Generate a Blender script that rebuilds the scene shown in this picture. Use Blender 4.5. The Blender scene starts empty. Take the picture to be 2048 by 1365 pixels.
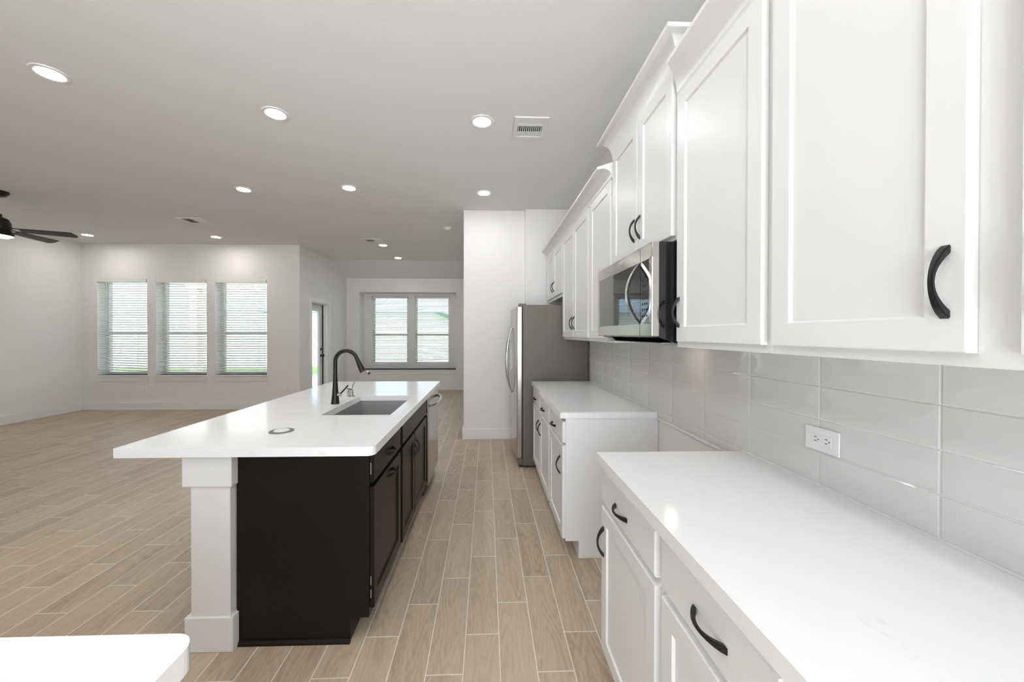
import bpy, bmesh, math, random
from mathutils import Vector, Matrix
R = math.radians
random.seed(7)
S = bpy.context.scene
COL = S.collection

# ------------------------------------------------------------------ camera
cd = bpy.data.cameras.new('camera')
cam = bpy.data.objects.new('camera', cd)
COL.objects.link(cam)
S.camera = cam
FPX, YAW, PIT, ROL, CX, CY, EYE = 744.13, .0309, .0063, .0013, 998.92, 673.13, 1.4021
cd.sensor_fit = 'HORIZONTAL'
cd.sensor_width = 36.0
cd.lens = FPX / 2048 * 36.0
cd.shift_x = (1024 - CX) / 2048
cd.shift_y = (CY - 682.5) / 2048
cd.clip_start = .02
cd.clip_end = 200
cam.matrix_world = (Matrix.Translation((0, 0, EYE)) @ Matrix.Rotation(-YAW, 4, 'Z')
                    @ Matrix.Rotation(R(90) - PIT, 4, 'X') @ Matrix.Rotation(ROL, 4, 'Z'))

# ------------------------------------------------------------------ world, exposure
S.view_settings.view_transform = 'Standard'
S.view_settings.look = 'None'
S.view_settings.gamma = 1.0
S.view_settings.use_curve_mapping = False
S.view_settings.exposure = -1.15
W = bpy.data.worlds.new('world')
S.world = W
W.use_nodes = True
wn = W.node_tree.nodes
wl = W.node_tree.links
bg = wn['Background']
SKY_STRENGTH = 25.0
bg.inputs['Strength'].default_value = SKY_STRENGTH
tc = wn.new('ShaderNodeTexCoord')
sep = wn.new('ShaderNodeSeparateXYZ')
ramp = wn.new('ShaderNodeValToRGB')
mr = wn.new('ShaderNodeMapRange')          # -1..1 of the view direction's height to 0..1
mr.inputs['From Min'].default_value = -1.0
re_ = ramp.color_ramp.elements
re_[0].position = .47; re_[0].color = (.95, .975, 1.0, 1)     # sunlit surroundings below the horizon
re_[1].position = .52; re_[1].color = (.42, .45, .48, 1)
q_ = re_.new(.80); q_.color = (.30, .35, .42, 1)
wl.new(tc.outputs['Generated'], sep.inputs[0])
wl.new(sep.outputs['Z'], mr.inputs['Value'])
wl.new(mr.outputs[0], ramp.inputs[0])
side = wn.new('ShaderNodeMapRange')        # hazy sun side of the sky brighter than the side away from the sun
side.inputs['From Min'].default_value = -.25; side.inputs['From Max'].default_value = .25
side.inputs['To Min'].default_value = 1.0; side.inputs['To Max'].default_value = .34
wl.new(sep.outputs['Y'], side.inputs['Value'])
vm = wn.new('ShaderNodeVectorMath'); vm.operation = 'SCALE'
wl.new(ramp.outputs[0], vm.inputs[0]); wl.new(side.outputs[0], vm.inputs['Scale'])
wl.new(vm.outputs[0], bg.inputs['Color'])

sl_ = bpy.data.lights.new('sun', 'SUN')
sl_.energy = 14.0
sl_.angle = R(1.0)
sl_.color = (1.0, .98, .95)
sun = bpy.data.objects.new('sun', sl_)
COL.objects.link(sun)
sun.rotation_euler = Vector((-.25, .60, -.75)).to_track_quat('-Z', 'Y').to_euler()

CAN_L = 235.0      # radiance of the recessed lamps
FAN_L = 40.0

# ------------------------------------------------------------------ materials
def new_mat(name):
    m = bpy.data.materials.new(name)
    m.use_nodes = True
    nt = m.node_tree
    return m, nt, nt.nodes, nt.links, nt.nodes['Principled BSDF']

def mat(name, col, rough=.5, metal=0.0, var=.0, vscale=3.0, bump=0.0, bscale=200.0, coat=0.0, spec=.5, stretch=None, emit=0.0):
    m, nt, n, l, b = new_mat(name)
    b.inputs['Roughness'].default_value = rough
    b.inputs['Metallic'].default_value = metal
    b.inputs['Specular IOR Level'].default_value = spec
    b.inputs['Coat Weight'].default_value = coat
    g = n.new('ShaderNodeNewGeometry')
    mp = n.new('ShaderNodeMapping')
    l.new(g.outputs['Position'], mp.inputs['Vector'])
    if stretch: mp.inputs['Scale'].default_value = stretch
    t = n.new('ShaderNodeTexNoise')
    t.inputs['Scale'].default_value = vscale
    t.inputs['Detail'].default_value = 4
    l.new(mp.outputs[0], t.inputs['Vector'])
    mx = n.new('ShaderNodeMix'); mx.data_type = 'RGBA'
    mx.inputs[6].default_value = (*[c * (1 - var) for c in col], 1)
    mx.inputs[7].default_value = (*[min(1, c * (1 + var)) for c in col], 1)
    l.new(t.outputs['Fac'], mx.inputs[0])
    l.new(mx.outputs[2], b.inputs['Base Color'])
    if bump:
        t2 = n.new('ShaderNodeTexNoise')
        t2.inputs['Scale'].default_value = bscale
        t2.inputs['Detail'].default_value = 2
        l.new(mp.outputs[0], t2.inputs['Vector'])
        bp = n.new('ShaderNodeBump')
        bp.inputs['Strength'].default_value = bump
        bp.inputs['Distance'].default_value = .004
        l.new(t2.outputs['Fac'], bp.inputs['Height'])
        l.new(bp.outputs[0], b.inputs['Normal'])
    return m

def emit_mat(name, col, strength):
    m, nt, n, l, b = new_mat(name)
    b.inputs['Base Color'].default_value = (*col, 1)
    b.inputs['Emission Color'].default_value = (*col, 1)
    b.inputs['Emission Strength'].default_value = strength
    return m

def quartz_mat(name, col):
    m, nt, n, l, b = new_mat(name)
    b.inputs['Roughness'].default_value = .13
    g = n.new('ShaderNodeNewGeometry')
    t = n.new('ShaderNodeTexNoise'); t.inputs['Scale'].default_value = 2.2; t.inputs['Detail'].default_value = 6
    l.new(g.outputs['Position'], t.inputs['Vector'])
    # thin broken veins: narrow band of a distorted noise, kept only in sparse patches
    t2 = n.new('ShaderNodeTexNoise'); t2.inputs['Scale'].default_value = 5.5; t2.inputs['Detail'].default_value = 3; t2.inputs['Distortion'].default_value = 1.2
    l.new(g.outputs['Position'], t2.inputs['Vector'])
    r = n.new('ShaderNodeValToRGB')
    e = r.color_ramp.elements
    e[0].position = .485; e[0].color = (0, 0, 0, 1)
    e[1].position = .515; e[1].color = (0, 0, 0, 1)
    q = e.new(.5); q.color = (1, 1, 1, 1)
    l.new(t2.outputs['Fac'], r.inputs[0])
    t3 = n.new('ShaderNodeTexNoise'); t3.inputs['Scale'].default_value = 7.0
    l.new(g.outputs['Position'], t3.inputs['Vector'])
    r3 = n.new('ShaderNodeValToRGB'); r3.color_ramp.elements[0].position = .57; r3.color_ramp.elements[1].position = .68
    l.new(t3.outputs['Fac'], r3.inputs[0])
    mul = n.new('ShaderNodeMath'); mul.operation = 'MULTIPLY'
    l.new(r.outputs[0], mul.inputs[0]); l.new(r3.outputs[0], mul.inputs[1])
    mul2 = n.new('ShaderNodeMath'); mul2.operation = 'MULTIPLY'; mul2.inputs[1].default_value = .3
    l.new(mul.outputs[0], mul2.inputs[0])
    mx = n.new('ShaderNodeMix'); mx.data_type = 'RGBA'
    mx.inputs[6].default_value = (*col, 1); mx.inputs[7].default_value = (*[c * .72 for c in col], 1)
    l.new(mul2.outputs[0], mx.inputs[0])
    l.new(mx.outputs[2], b.inputs['Base Color'])
    return m

def glass_mat(name, tint=(1, 1, 1)):
    m, nt, n, l, b = new_mat(name)
    out = n['Material Output']
    n.remove(b)
    tr = n.new('ShaderNodeBsdfTransparent'); tr.inputs[0].default_value = (*tint, 1)
    gl = n.new('ShaderNodeBsdfGlossy'); gl.inputs['Roughness'].default_value = .02
    lw = n.new('ShaderNodeLayerWeight'); lw.inputs[0].default_value = .5
    pw = n.new('ShaderNodeMath'); pw.operation = 'POWER'; pw.inputs[1].default_value = 5.0
    l.new(lw.outputs['Facing'], pw.inputs[0])
    fr = n.new('ShaderNodeMath'); fr.operation = 'MULTIPLY_ADD'; fr.inputs[1].default_value = .9; fr.inputs[2].default_value = .04
    l.new(pw.outputs[0], fr.inputs[0])
    mx = n.new('ShaderNodeMixShader')
    l.new(fr.outputs[0], mx.inputs[0]); l.new(tr.outputs[0], mx.inputs[1]); l.new(gl.outputs[0], mx.inputs[2])
    l.new(mx.outputs[0], out.inputs[0])
    return m

def slat_mat(name, col):
    m, nt, n, l, b = new_mat(name)
    out = n['Material Output']
    g = n.new('ShaderNodeNewGeometry')
    t = n.new('ShaderNodeTexNoise'); t.inputs['Scale'].default_value = 4
    l.new(g.outputs['Position'], t.inputs['Vector'])
    mx = n.new('ShaderNodeMix'); mx.data_type = 'RGBA'
    mx.inputs[6].default_value = (*[c * .97 for c in col], 1); mx.inputs[7].default_value = (*col, 1)
    l.new(t.outputs['Fac'], mx.inputs[0]); l.new(mx.outputs[2], b.inputs['Base Color'])
    b.inputs['Roughness'].default_value = .45
    tl = n.new('ShaderNodeBsdfTranslucent'); tl.inputs[0].default_value = (*col, 1)
    ms = n.new('ShaderNodeMixShader'); ms.inputs[0].default_value = .18
    l.new(b.outputs[0], ms.inputs[1]); l.new(tl.outputs[0], ms.inputs[2])
    l.new(ms.outputs[0], out.inputs[0])
    return m

# wood-look porcelain planks: 0.1548 x 0.6044 m, each row stepped a third, laid along the cabinets
def floor_mat(name):
    m, nt, n, l, b = new_mat(name)
    def M(op, a, c=None, d=None):
        k = n.new('ShaderNodeMath'); k.operation = op
        for i, v in enumerate((a, c, d)):
            if v is None: continue
            if isinstance(v, (int, float)): k.inputs[i].default_value = v
            else: l.new(v, k.inputs[i])
        return k.outputs[0]
    g = n.new('ShaderNodeNewGeometry')
    sp = n.new('ShaderNodeSeparateXYZ'); l.new(g.outputs['Position'], sp.inputs[0])
    FA, PW, PX, PL, LY = -.0043, .1540, -.2483, .6055, 2.133
    x, y = sp.outputs[0], sp.outputs[1]
    v = M('DIVIDE', M('SUBTRACT', M('SUBTRACT', x, M('MULTIPLY', y, FA)), PX), PW)
    row = M('FLOOR', v)
    fv = M('SUBTRACT', v, row)
    u = M('DIVIDE', M('SUBTRACT', M('SUBTRACT', M('ADD', y, M('MULTIPLY', x, FA)), LY), M('MULTIPLY', row, PL / 3)), PL)
    colm = M('FLOOR', u)
    fu = M('SUBTRACT', u, colm)
    ev = M('MULTIPLY', M('MINIMUM', fv, M('SUBTRACT', 1.0, fv)), PW)
    eu = M('MULTIPLY', M('MINIMUM', fu, M('SUBTRACT', 1.0, fu)), PL)
    edge = M('MINIMUM', ev, eu)
    grout = n.new('ShaderNodeMapRange'); grout.clamp = True
    grout.inputs['From Min'].default_value = .0018; grout.inputs['From Max'].default_value = .0026
    grout.inputs['To Min'].default_value = 1; grout.inputs['To Max'].default_value = 0
    l.new(edge, grout.inputs['Value'])
    cid = n.new('ShaderNodeCombineXYZ'); l.new(row, cid.inputs[0]); l.new(colm, cid.inputs[1])
    wn_ = n.new('ShaderNodeTexWhiteNoise'); wn_.noise_dimensions = '3D'; l.new(cid.outputs[0], wn_.inputs['Vector'])
    sc = n.new('ShaderNodeSeparateColor'); l.new(wn_.outputs['Color'], sc.inputs[0])
    # grain: coordinates inside a plank, shifted per plank
    gx = M('ADD', M('MULTIPLY', fv, PW), M('MULTIPLY', sc.outputs[0], 31.0))
    gy = M('ADD', M('MULTIPLY', fu, PL), M('MULTIPLY', sc.outputs[1], 57.0))
    gv = n.new('ShaderNodeCombineXYZ'); l.new(gx, gv.inputs[0]); l.new(gy, gv.inputs[1])
    mp = n.new('ShaderNodeMapping'); mp.inputs['Scale'].default_value = (1.0, .12, 1.0); l.new(gv.outputs[0], mp.inputs[0])
    fine = n.new('ShaderNodeTexNoise'); fine.inputs['Scale'].default_value = 170; fine.inputs['Detail'].default_value = 5; l.new(mp.outputs[0], fine.inputs['Vector'])
    mp2 = n.new('ShaderNodeMapping'); mp2.inputs['Scale'].default_value = (1.0, .13, 1.0); l.new(gv.outputs[0], mp2.inputs[0])
    ring = n.new('ShaderNodeTexNoise'); ring.inputs['Scale'].default_value = 9; ring.inputs['Detail'].default_value = 1.5; l.new(mp2.outputs[0], ring.inputs['Vector'])
    rings = M('MULTIPLY', M('ADD', M('SINE', M('MULTIPLY', ring.outputs['Fac'], 95.0)), 1.0), .5)
    rmask = n.new('ShaderNodeTexNoise'); rmask.inputs['Scale'].default_value = 5; l.new(mp2.outputs[0], rmask.inputs['Vector'])
    blot = n.new('ShaderNodeTexNoise'); blot.inputs['Scale'].default_value = 12; blot.inputs['Detail'].default_value = 3; l.new(mp2.outputs[0], blot.inputs['Vector'])
    tone = M('ADD', M('MULTIPLY', fine.outputs['Fac'], .36),
             M('ADD', M('MULTIPLY', M('MULTIPLY', rings, rmask.outputs['Fac']), .20),
               M('ADD', M('MULTIPLY', blot.outputs['Fac'], .38), M('MULTIPLY', sc.outputs[2], .15))))
    r = n.new('ShaderNodeValToRGB')
    e = r.color_ramp.elements
    e[0].position = .30; e[0].color = (.370, .275, .190, 1)
    e[1].position = .80; e[1].color = (.640, .515, .385, 1)
    k = e.new(.52); k.color = (.520, .405, .293, 1)
    l.new(tone, r.inputs[0])
    mx = n.new('ShaderNodeMix'); mx.data_type = 'RGBA'
    l.new(grout.outputs[0], mx.inputs[0]); l.new(r.outputs[0], mx.inputs[6]); mx.inputs[7].default_value = (.80, .74, .66, 1)
    l.new(mx.outputs[2], b.inputs['Base Color'])
    rr = M('ADD', .44, M('MULTIPLY', grout.outputs[0], .3))
    l.new(rr, b.inputs['Roughness'])
    bp = n.new('ShaderNodeBump'); bp.inputs['Strength'].default_value = .35; bp.inputs['Distance'].default_value = .002
    hgt = M('SUBTRACT', M('MULTIPLY', fine.outputs['Fac'], .15), grout.outputs[0])
    l.new(hgt, bp.inputs['Height']); l.new(bp.outputs[0], b.inputs['Normal'])
    return m

M_ = {}
M_['wall'] = mat('wall_paint', (.845, .83, .815), .75, var=.01, bump=.10, bscale=260)
M_['ceil'] = mat('ceiling_paint', (.84, .84, .835), .85, var=.01, bump=.22, bscale=150)
M_['trim'] = mat('trim_paint', (.85, .845, .835), .4, var=.01)
M_['floor'] = floor_mat('wood_look_tile')
M_['cab'] = mat('white_cabinet_paint', (.805, .805, .80), .34, var=.008)
M_['dark'] = mat('espresso_cabinet_finish', (.010, .0085, .007), .34, spec=.20, var=.25, vscale=60, bump=.06, bscale=700)
M_['toe'] = mat('toe_kick_shadow_board', (.70, .69, .68), .6, var=.02)
M_['quartz'] = quartz_mat('white_quartz', (.875, .875, .87))
M_['black'] = mat('matte_black_metal', (.012, .012, .0125), .38, metal=.2, var=.15, vscale=20)
M_['gun'] = mat('dark_bronze_metal', (.020, .018, .016), .33, metal=.5, var=.15, vscale=15)
M_['steel'] = mat('brushed_stainless', (.44, .415, .385), .18, metal=1.0, var=.05, vscale=60, stretch=(1, 1, .03))
M_['steel2'] = mat('stainless_bright', (.66, .66, .66), .2, metal=1.0, var=.03)
M_['sink'] = mat('sink_steel', (.46, .455, .445), .42, metal=.85, var=.08, vscale=90, stretch=(.05, 1, 1))
M_['fside'] = mat('fridge_side_paint', (.150, .131, .112), .5, metal=.2, var=.05, vscale=60, bump=.08, bscale=900)
M_['bglass'] = mat('black_glass', (.012, .012, .013), .04, var=.05, spec=.6, coat=.4)
M_['bplast'] = mat('black_gloss_plastic', (.010, .010, .011), .09, var=.1)
M_['mesh'] = mat('grey_filter_mesh', (.32, .31, .30), .4, metal=.8, var=.1, vscale=400)
M_['tile'] = mat('glossy_white_tile', (.70, .69, .675), .07, var=.02, vscale=6, bump=.22, bscale=14)
M_['grout'] = mat('light_grout', (.80, .795, .785), .8, var=.03, vscale=120)
M_['plate'] = mat('white_plastic', (.84, .84, .83), .3, var=.01)
M_['slot'] = mat('dark_slot', (.03, .03, .03), .6, var=.1)
M_['vinyl'] = mat('window_vinyl', (.84, .84, .83), .4, var=.01)
M_['cream'] = mat('cream_exterior_trim', (.78, .74, .62), .6, var=.03)
M_['glass'] = glass_mat('clear_glass', (.97, .985, .98))
M_['slat'] = slat_mat('blind_slat', (.86, .85, .82))
M_['lens'] = emit_mat('lamp_lens', (.97, .985, 1.0), CAN_L)
M_['lens2'] = emit_mat('stronger_lamp_lens', (1.0, .97, .93), CAN_L * 1.3)  # stronger than the other cans, to brighten the living room walls
M_['fanlens'] = emit_mat('fan_lamp_lens', (1.0, .96, .90), FAN_L)
M_['hoodlens'] = emit_mat('cooktop_lamp_lens', (1.0, .86, .68), 120.0)
M_['fence'] = mat('weathered_fence_wood', (.60, .63, .58), .8, var=.15, vscale=12, stretch=(8, 8, .6))
M_['lawn'] = mat('lawn_grass', (.17, .27, .09), .9, var=.35, vscale=30, bump=.5, bscale=90)
M_['conc'] = mat('patio_concrete', (.58, .56, .53), .8, var=.06, vscale=8)
M_['siding'] = mat('house_siding', (.82, .84, .86), .7, var=.04)
M_['shingle'] = mat('roof_shingle', (.36, .47, .56), .85, var=.2, vscale=25)
M_['grey'] = mat('grey_ring_rubber', (.16, .155, .15), .5, var=.05)
M_['nickel'] = mat('brushed_nickel', (.50, .49, .48), .25, metal=1.0, var=.05)
M_['darkhole'] = mat('vent_dark', (.03, .03, .03), .8, var=.1)
M_['ventgrey'] = mat('vent_shadow_grey', (.45, .45, .45), .6, var=.03)

# ------------------------------------------------------------------ mesh helpers
class MB:
    def __init__(s): s.v = []; s.f = []; s.sm = []
    def raw(s, vs, fs, smooth=False):
        o = len(s.v)
        s.v += [tuple(p) for p in vs]
        for f in fs: s.f.append([i + o for i in f]); s.sm.append(smooth)
        return s
    def box(s, x0, x1, y0, y1, z0, z1):
        x0, x1 = sorted((x0, x1)); y0, y1 = sorted((y0, y1)); z0, z1 = sorted((z0, z1))
        v = [(x, y, z) for z in (z0, z1) for y in (y0, y1) for x in (x0, x1)]
        return s.raw(v, [(0, 2, 3, 1), (4, 5, 7, 6), (0, 1, 5, 4), (2, 6, 7, 3), (0, 4, 6, 2), (1, 3, 7, 5)])
    def prism(s, poly, axis, a, b, smooth=False):
        n = len(poly)
        def P(p, t):
            return {'x': (t, p[0], p[1]), 'y': (p[0], t, p[1]), 'z': (p[0], p[1], t)}[axis]
        v = [P(p, a) for p in poly] + [P(p, b) for p in poly]
        s.raw(v, [tuple(range(n)), tuple(range(2 * n - 1, n - 1, -1))])
        o = len(s.v) - 2 * n
        for i in range(n):
            j = (i + 1) % n
            s.f.append([o + i, o + n + i, o + n + j, o + j]); s.sm.append(smooth)
        return s
    def cyl(s, c, r, h, axis='z', seg=32, r2=None):
        return s.lathe(c, [(0, 0), (r, 0), (r if r2 is None else r2, h), (0, h)], axis, seg)
    def lathe(s, c, prof, axis='z', seg=32, sgn=1):
        vs, fs = [], []
        n = len(prof)
        for k in range(seg):
            a = 2 * math.pi * k / seg
            for r, h in prof:
                h *= sgn
                p = (r * math.cos(a), r * math.sin(a), h)
                if axis == 'x': p = (p[2], p[0], p[1])
                elif axis == 'y': p = (p[0], p[2], p[1])
                vs.append((c[0] + p[0], c[1] + p[1], c[2] + p[2]))
        for k in range(seg):
            k2 = (k + 1) % seg
            for i in range(n - 1):
                if prof[i][0] == 0 and prof[i + 1][0] == 0: continue
                fs.append((k * n + i, k2 * n + i, k2 * n + i + 1, k * n + i + 1))
        return s.raw(vs, fs, True)
    def tube(s, pts, rad, seg=16, caps=True):
        pts = [Vector(p) for p in pts]
        n = len(pts)
        rads = rad if isinstance(rad, (list, tuple)) else [rad] * n
        vs, fs = [], []
        up = None
        for i, p in enumerate(pts):
            t = (pts[min(i + 1, n - 1)] - pts[max(i - 1, 0)]).normalized()
            if up is None:
                up = Vector((0, 0, 1)) if abs(t.z) < .9 else Vector((0, 1, 0))
            a = t.cross(up)
            if a.length < 1e-4: a = t.cross(Vector((1, 0, 0)))
            a.normalize(); b = a.cross(t).normalized(); up = b
            for k in range(seg):
                w = 2 * math.pi * k / seg
                vs.append(p + (a * math.cos(w) + b * math.sin(w)) * rads[i])
        for i in range(n - 1):
            for k in range(seg):
                k2 = (k + 1) % seg
                fs.append((i * seg + k, i * seg + k2, (i + 1) * seg + k2, (i + 1) * seg + k))
        s.raw(vs, fs, True)
        if caps:
            o = len(s.v) - n * seg
            s.f.append([o + k for k in range(seg)][::-1]); s.sm.append(False)
            s.f.append([o + (n - 1) * seg + k for k in range(seg)]); s.sm.append(False)
        return s
    def build(s, name, m, parent=None, origin=None, bevel=0.0, seg=2, sharp=35, loc=None):
        if parent is not None:
            r = parent
            while r.parent: r = r.parent
            off = Vector(r['_loc'])
        else:
            if origin is None:
                xs = [p[0] for p in s.v]; ys = [p[1] for p in s.v]; zs = [p[2] for p in s.v]
                origin = ((min(xs) + max(xs)) / 2, (min(ys) + max(ys)) / 2, min(zs))
            off = Vector(origin)
        me = bpy.data.meshes.new(name)
        me.from_pydata([tuple(Vector(p) - off) for p in s.v], [], s.f)
        me.polygons.foreach_set('use_smooth', s.sm)
        bm = bmesh.new(); bm.from_mesh(me)
        bmesh.ops.remove_doubles(bm, verts=bm.verts, dist=1e-6)
        bmesh.ops.recalc_face_normals(bm, faces=bm.faces)
        bm.to_mesh(me); bm.free()
        if any(s.sm): me.set_sharp_from_angle(angle=R(sharp))
        me.materials.append(m)
        o = bpy.data.objects.new(name, me)
        COL.objects.link(o)
        if parent is not None: o.parent = parent
        else:
            o.location = off; o['_loc'] = list(off)
        if bevel:
            md = o.modifiers.new('bevel', 'BEVEL'); md.width = bevel; md.segments = seg
            md.limit_method = 'ANGLE'; md.angle_limit = R(40)
        return o

def tag(o, label, cat, group=None, kind=None):
    o['label'] = label; o['category'] = cat
    if group: o['group'] = group
    if kind: o['kind'] = kind
    return o

def thing(name, label, cat, loc, group=None, kind=None):
    o = bpy.data.objects.new(name, None)
    o.empty_display_size = .1
    COL.objects.link(o); o.location = loc; o['_loc'] = list(loc)
    return tag(o, label, cat, group, kind)

def struct(name, mb, m, bevel=0.0, label=None, cat=None):
    o = mb.build(name, m, bevel=bevel)
    o['kind'] = 'structure'
    if label: o['label'] = label; o['category'] = cat
    return o

def wall_holes(mb, axis, p0, p1, a0, a1, z0, z1, holes):
    """A wall slab across axis ('x' or 'y') from p0 to p1, running a0..a1, z0..z1, with rectangular holes (h0,h1,b,t)."""
    A = sorted({a0, a1, *[h[0] for h in holes], *[h[1] for h in holes]})
    Z = sorted({z0, z1, *[h[2] for h in holes], *[h[3] for h in holes]})
    for i in range(len(A) - 1):
        for j in range(len(Z) - 1):
            ca, cz = (A[i] + A[i + 1]) / 2, (Z[j] + Z[j + 1]) / 2
            if any(h[0] < ca < h[1] and h[2] < cz < h[3] for h in holes): continue
            if axis == 'y': mb.box(A[i], A[i + 1], p0, p1, Z[j], Z[j + 1])
            else: mb.box(p0, p1, A[i], A[i + 1], Z[j], Z[j + 1])
    return mb

def slab(name, outer, z0, z1, m, holes=(), bevel=.004, parent=None):
    bm = bmesh.new()
    es = []
    for loop in (outer, *holes):
        vs = [bm.verts.new((x, y, z1)) for x, y in loop]
        es += [bm.edges.new((vs[i], vs[(i + 1) % len(vs)])) for i in range(len(vs))]
    bmesh.ops.triangle_fill(bm, use_beauty=True, use_dissolve=False, edges=es)
    r = bmesh.ops.extrude_face_region(bm, geom=list(bm.faces))
    for v in [g for g in r['geom'] if isinstance(g, bmesh.types.BMVert)]: v.co.z = z0
    bmesh.ops.recalc_face_normals(bm, faces=bm.faces)
    mb = MB()
    bm.verts.index_update()
    mb.raw([v.co[:] for v in bm.verts], [[v.index for v in f.verts] for f in bm.faces])
    bm.free()
    return mb.build(name, m, parent, bevel=bevel, seg=3)

def rrect(x0, x1, y0, y1, radii, n=8):
    """Rectangle counter-clockwise from (x0,y0); radii for corners (x0y0, x1y0, x1y1, x0y1)."""
    out = []
    for (cx, cy, sx, sy, a0), r in zip(((x0, y0, 1, 1, 180), (x1, y0, -1, 1, 270), (x1, y1, -1, -1, 0), (x0, y1, 1, -1, 90)), radii):
        if r <= 0: out.append((cx, cy)); continue
        for k in range(n + 1):
            a = R(a0 + 90 * k / n)
            out.append((cx + sx * r + r * math.cos(a), cy + sy * r + r * math.sin(a)))
    return out

H = 3.047
XW = 1.07          # kitchen wall
CT = .914          # counter height

# ------------------------------------------------------------------ room shell
fl = MB().box(-7.60, 1.25, -2.75, 7.25, -.06, 0).box(-3.66, -.25, 7.25, 9.70, -.06, 0)
struct('floor', fl, M_['floor'])
ce = MB().box(-7.60, 1.25, -2.75, 7.25, H, H + .1).box(-3.70, -.2, 7.25, 8.43, H, H + .1)
ce.prism([(8.43, H), (9.34, 2.775), (9.34, H + .1), (8.43, H + .1)], 'x', -3.70, -.2)
struct('ceiling', ce, M_['ceil'])
struct('wall_kitchen', MB().box(XW, XW + .15, -2.75, 4.90, 0, H), M_['wall'])
struct('wall_pantry', MB().prism([(-.323, 4.967), (.489, 4.967), (.489, 4.90), (1.25, 4.90), (1.25, 5.12), (-.2, 5.12), (-.2, 9.7), (-.323, 9.7)], 'z', 0, H), M_['wall'])
struct('wall_left', MB().box(-7.60, -7.41, -2.75, 7.024, 0, H), M_['wall'])
LW = [(-7.135, -6.250), (-6.090, -5.185), (-5.030, -4.095)]   # living room windows
LZ0, LZ1 = .640, 2.40
struct('wall_living', wall_holes(MB(), 'y', 7.024, 7.28, -7.60, -3.70, 0, H, [(a, b, LZ0, LZ1) for a, b in LW]), M_['wall'])
DY0, DY1, DZ = 7.475, 8.275, 2.045
struct('wall_patio', wall_holes(MB(), 'x', -3.70, -3.496, 7.024, 9.70, 0, H, [(DY0, DY1, 0, DZ)]), M_['wall'])
BX0, BX1, BZ0, BZ1 = -3.185, -.80, .51, 2.437
DW_ = [(-2.975, -2.06), (-1.885, -.985)]
wd = wall_holes(MB(), 'y', 9.33, 9.66, -3.70, -.2, 0, H, [(BX0, BX1, BZ0, BZ1)])
wall_holes(wd, 'y', 9.66, 9.84, -3.70, -.2, 0, H, [(a, b, .63, 2.372) for a, b in DW_])
struct('wall_dining', wd, M_['wall'])
RW = [(-1.5, 1.0)]  # made-up opening behind the camera, added to let daylight brighten the room
struct('wall_rear', wall_holes(MB(), 'y', -2.75, -2.6, -7.60, 1.25, 0, H, [(a, b, .06, 2.90) for a, b in RW]), M_["wall"])

BBH, BBT = .139, .016
def bb(name, x0, x1, y0, y1):
    struct(name, MB().box(x0, x1, y0, y1, 0, BBH), M_['trim'], bevel=.004)
bb('baseboard_left', -7.41, -7.41 + BBT, -2.6, 7.008)
bb('baseboard_living', -7.41, -3.496, 7.024 - BBT, 7.024)
struct('baseboard_patio', MB().box(-3.496, -3.48, 7.008, 7.386, 0, BBH).box(-3.496, -3.48, 8.38, 9.33, 0, BBH), M_['trim'], bevel=.004)
bb('baseboard_dining', -3.48, -.34, 9.33 - BBT, 9.33)
struct('baseboard_pantry', MB().box(-.339, .36, 4.951, 4.967, 0, BBH).box(-.339, -.323, 4.967, 9.314, 0, BBH), M_['trim'], bevel=.004)

# ------------------------------------------------------------------ windows and blinds
def window(name, x0, x1, y0, y1, z0, z1, rail, m_frame):
    """Single hung sash window set in an opening of the wall between y0 (room) and y1 (outside)."""
    fy0, fy1 = y1 - .09, y1 - .02
    w = .045
    mb = MB()
    mb.box(x0, x0 + w, fy0, fy1, z0, z1).box(x1 - w, x1, fy0, fy1, z0, z1)
    mb.box(x0 + w, x1 - w, fy0, fy1, z0, z0 + w).box(x0 + w, x1 - w, fy0, fy1, z1 - w, z1)
    mb.box(x0 + w, x1 - w, fy0 - .01, fy1 - .02, rail - .025, rail + .025)
    o = mb.build(name, m_frame, bevel=.003)
    o['kind'] = 'structure'
    MB().box(x0 + w, x1 - w, fy1 - .03, fy1 - .026, z0 + w, rail - .025).build('pane', M_['glass'], o)
    MB().box(x0 + w, x1 - w, fy1 - .015, fy1 - .011, rail + .025, z1 - w).build('pane', M_['glass'], o)
    return o

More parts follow.
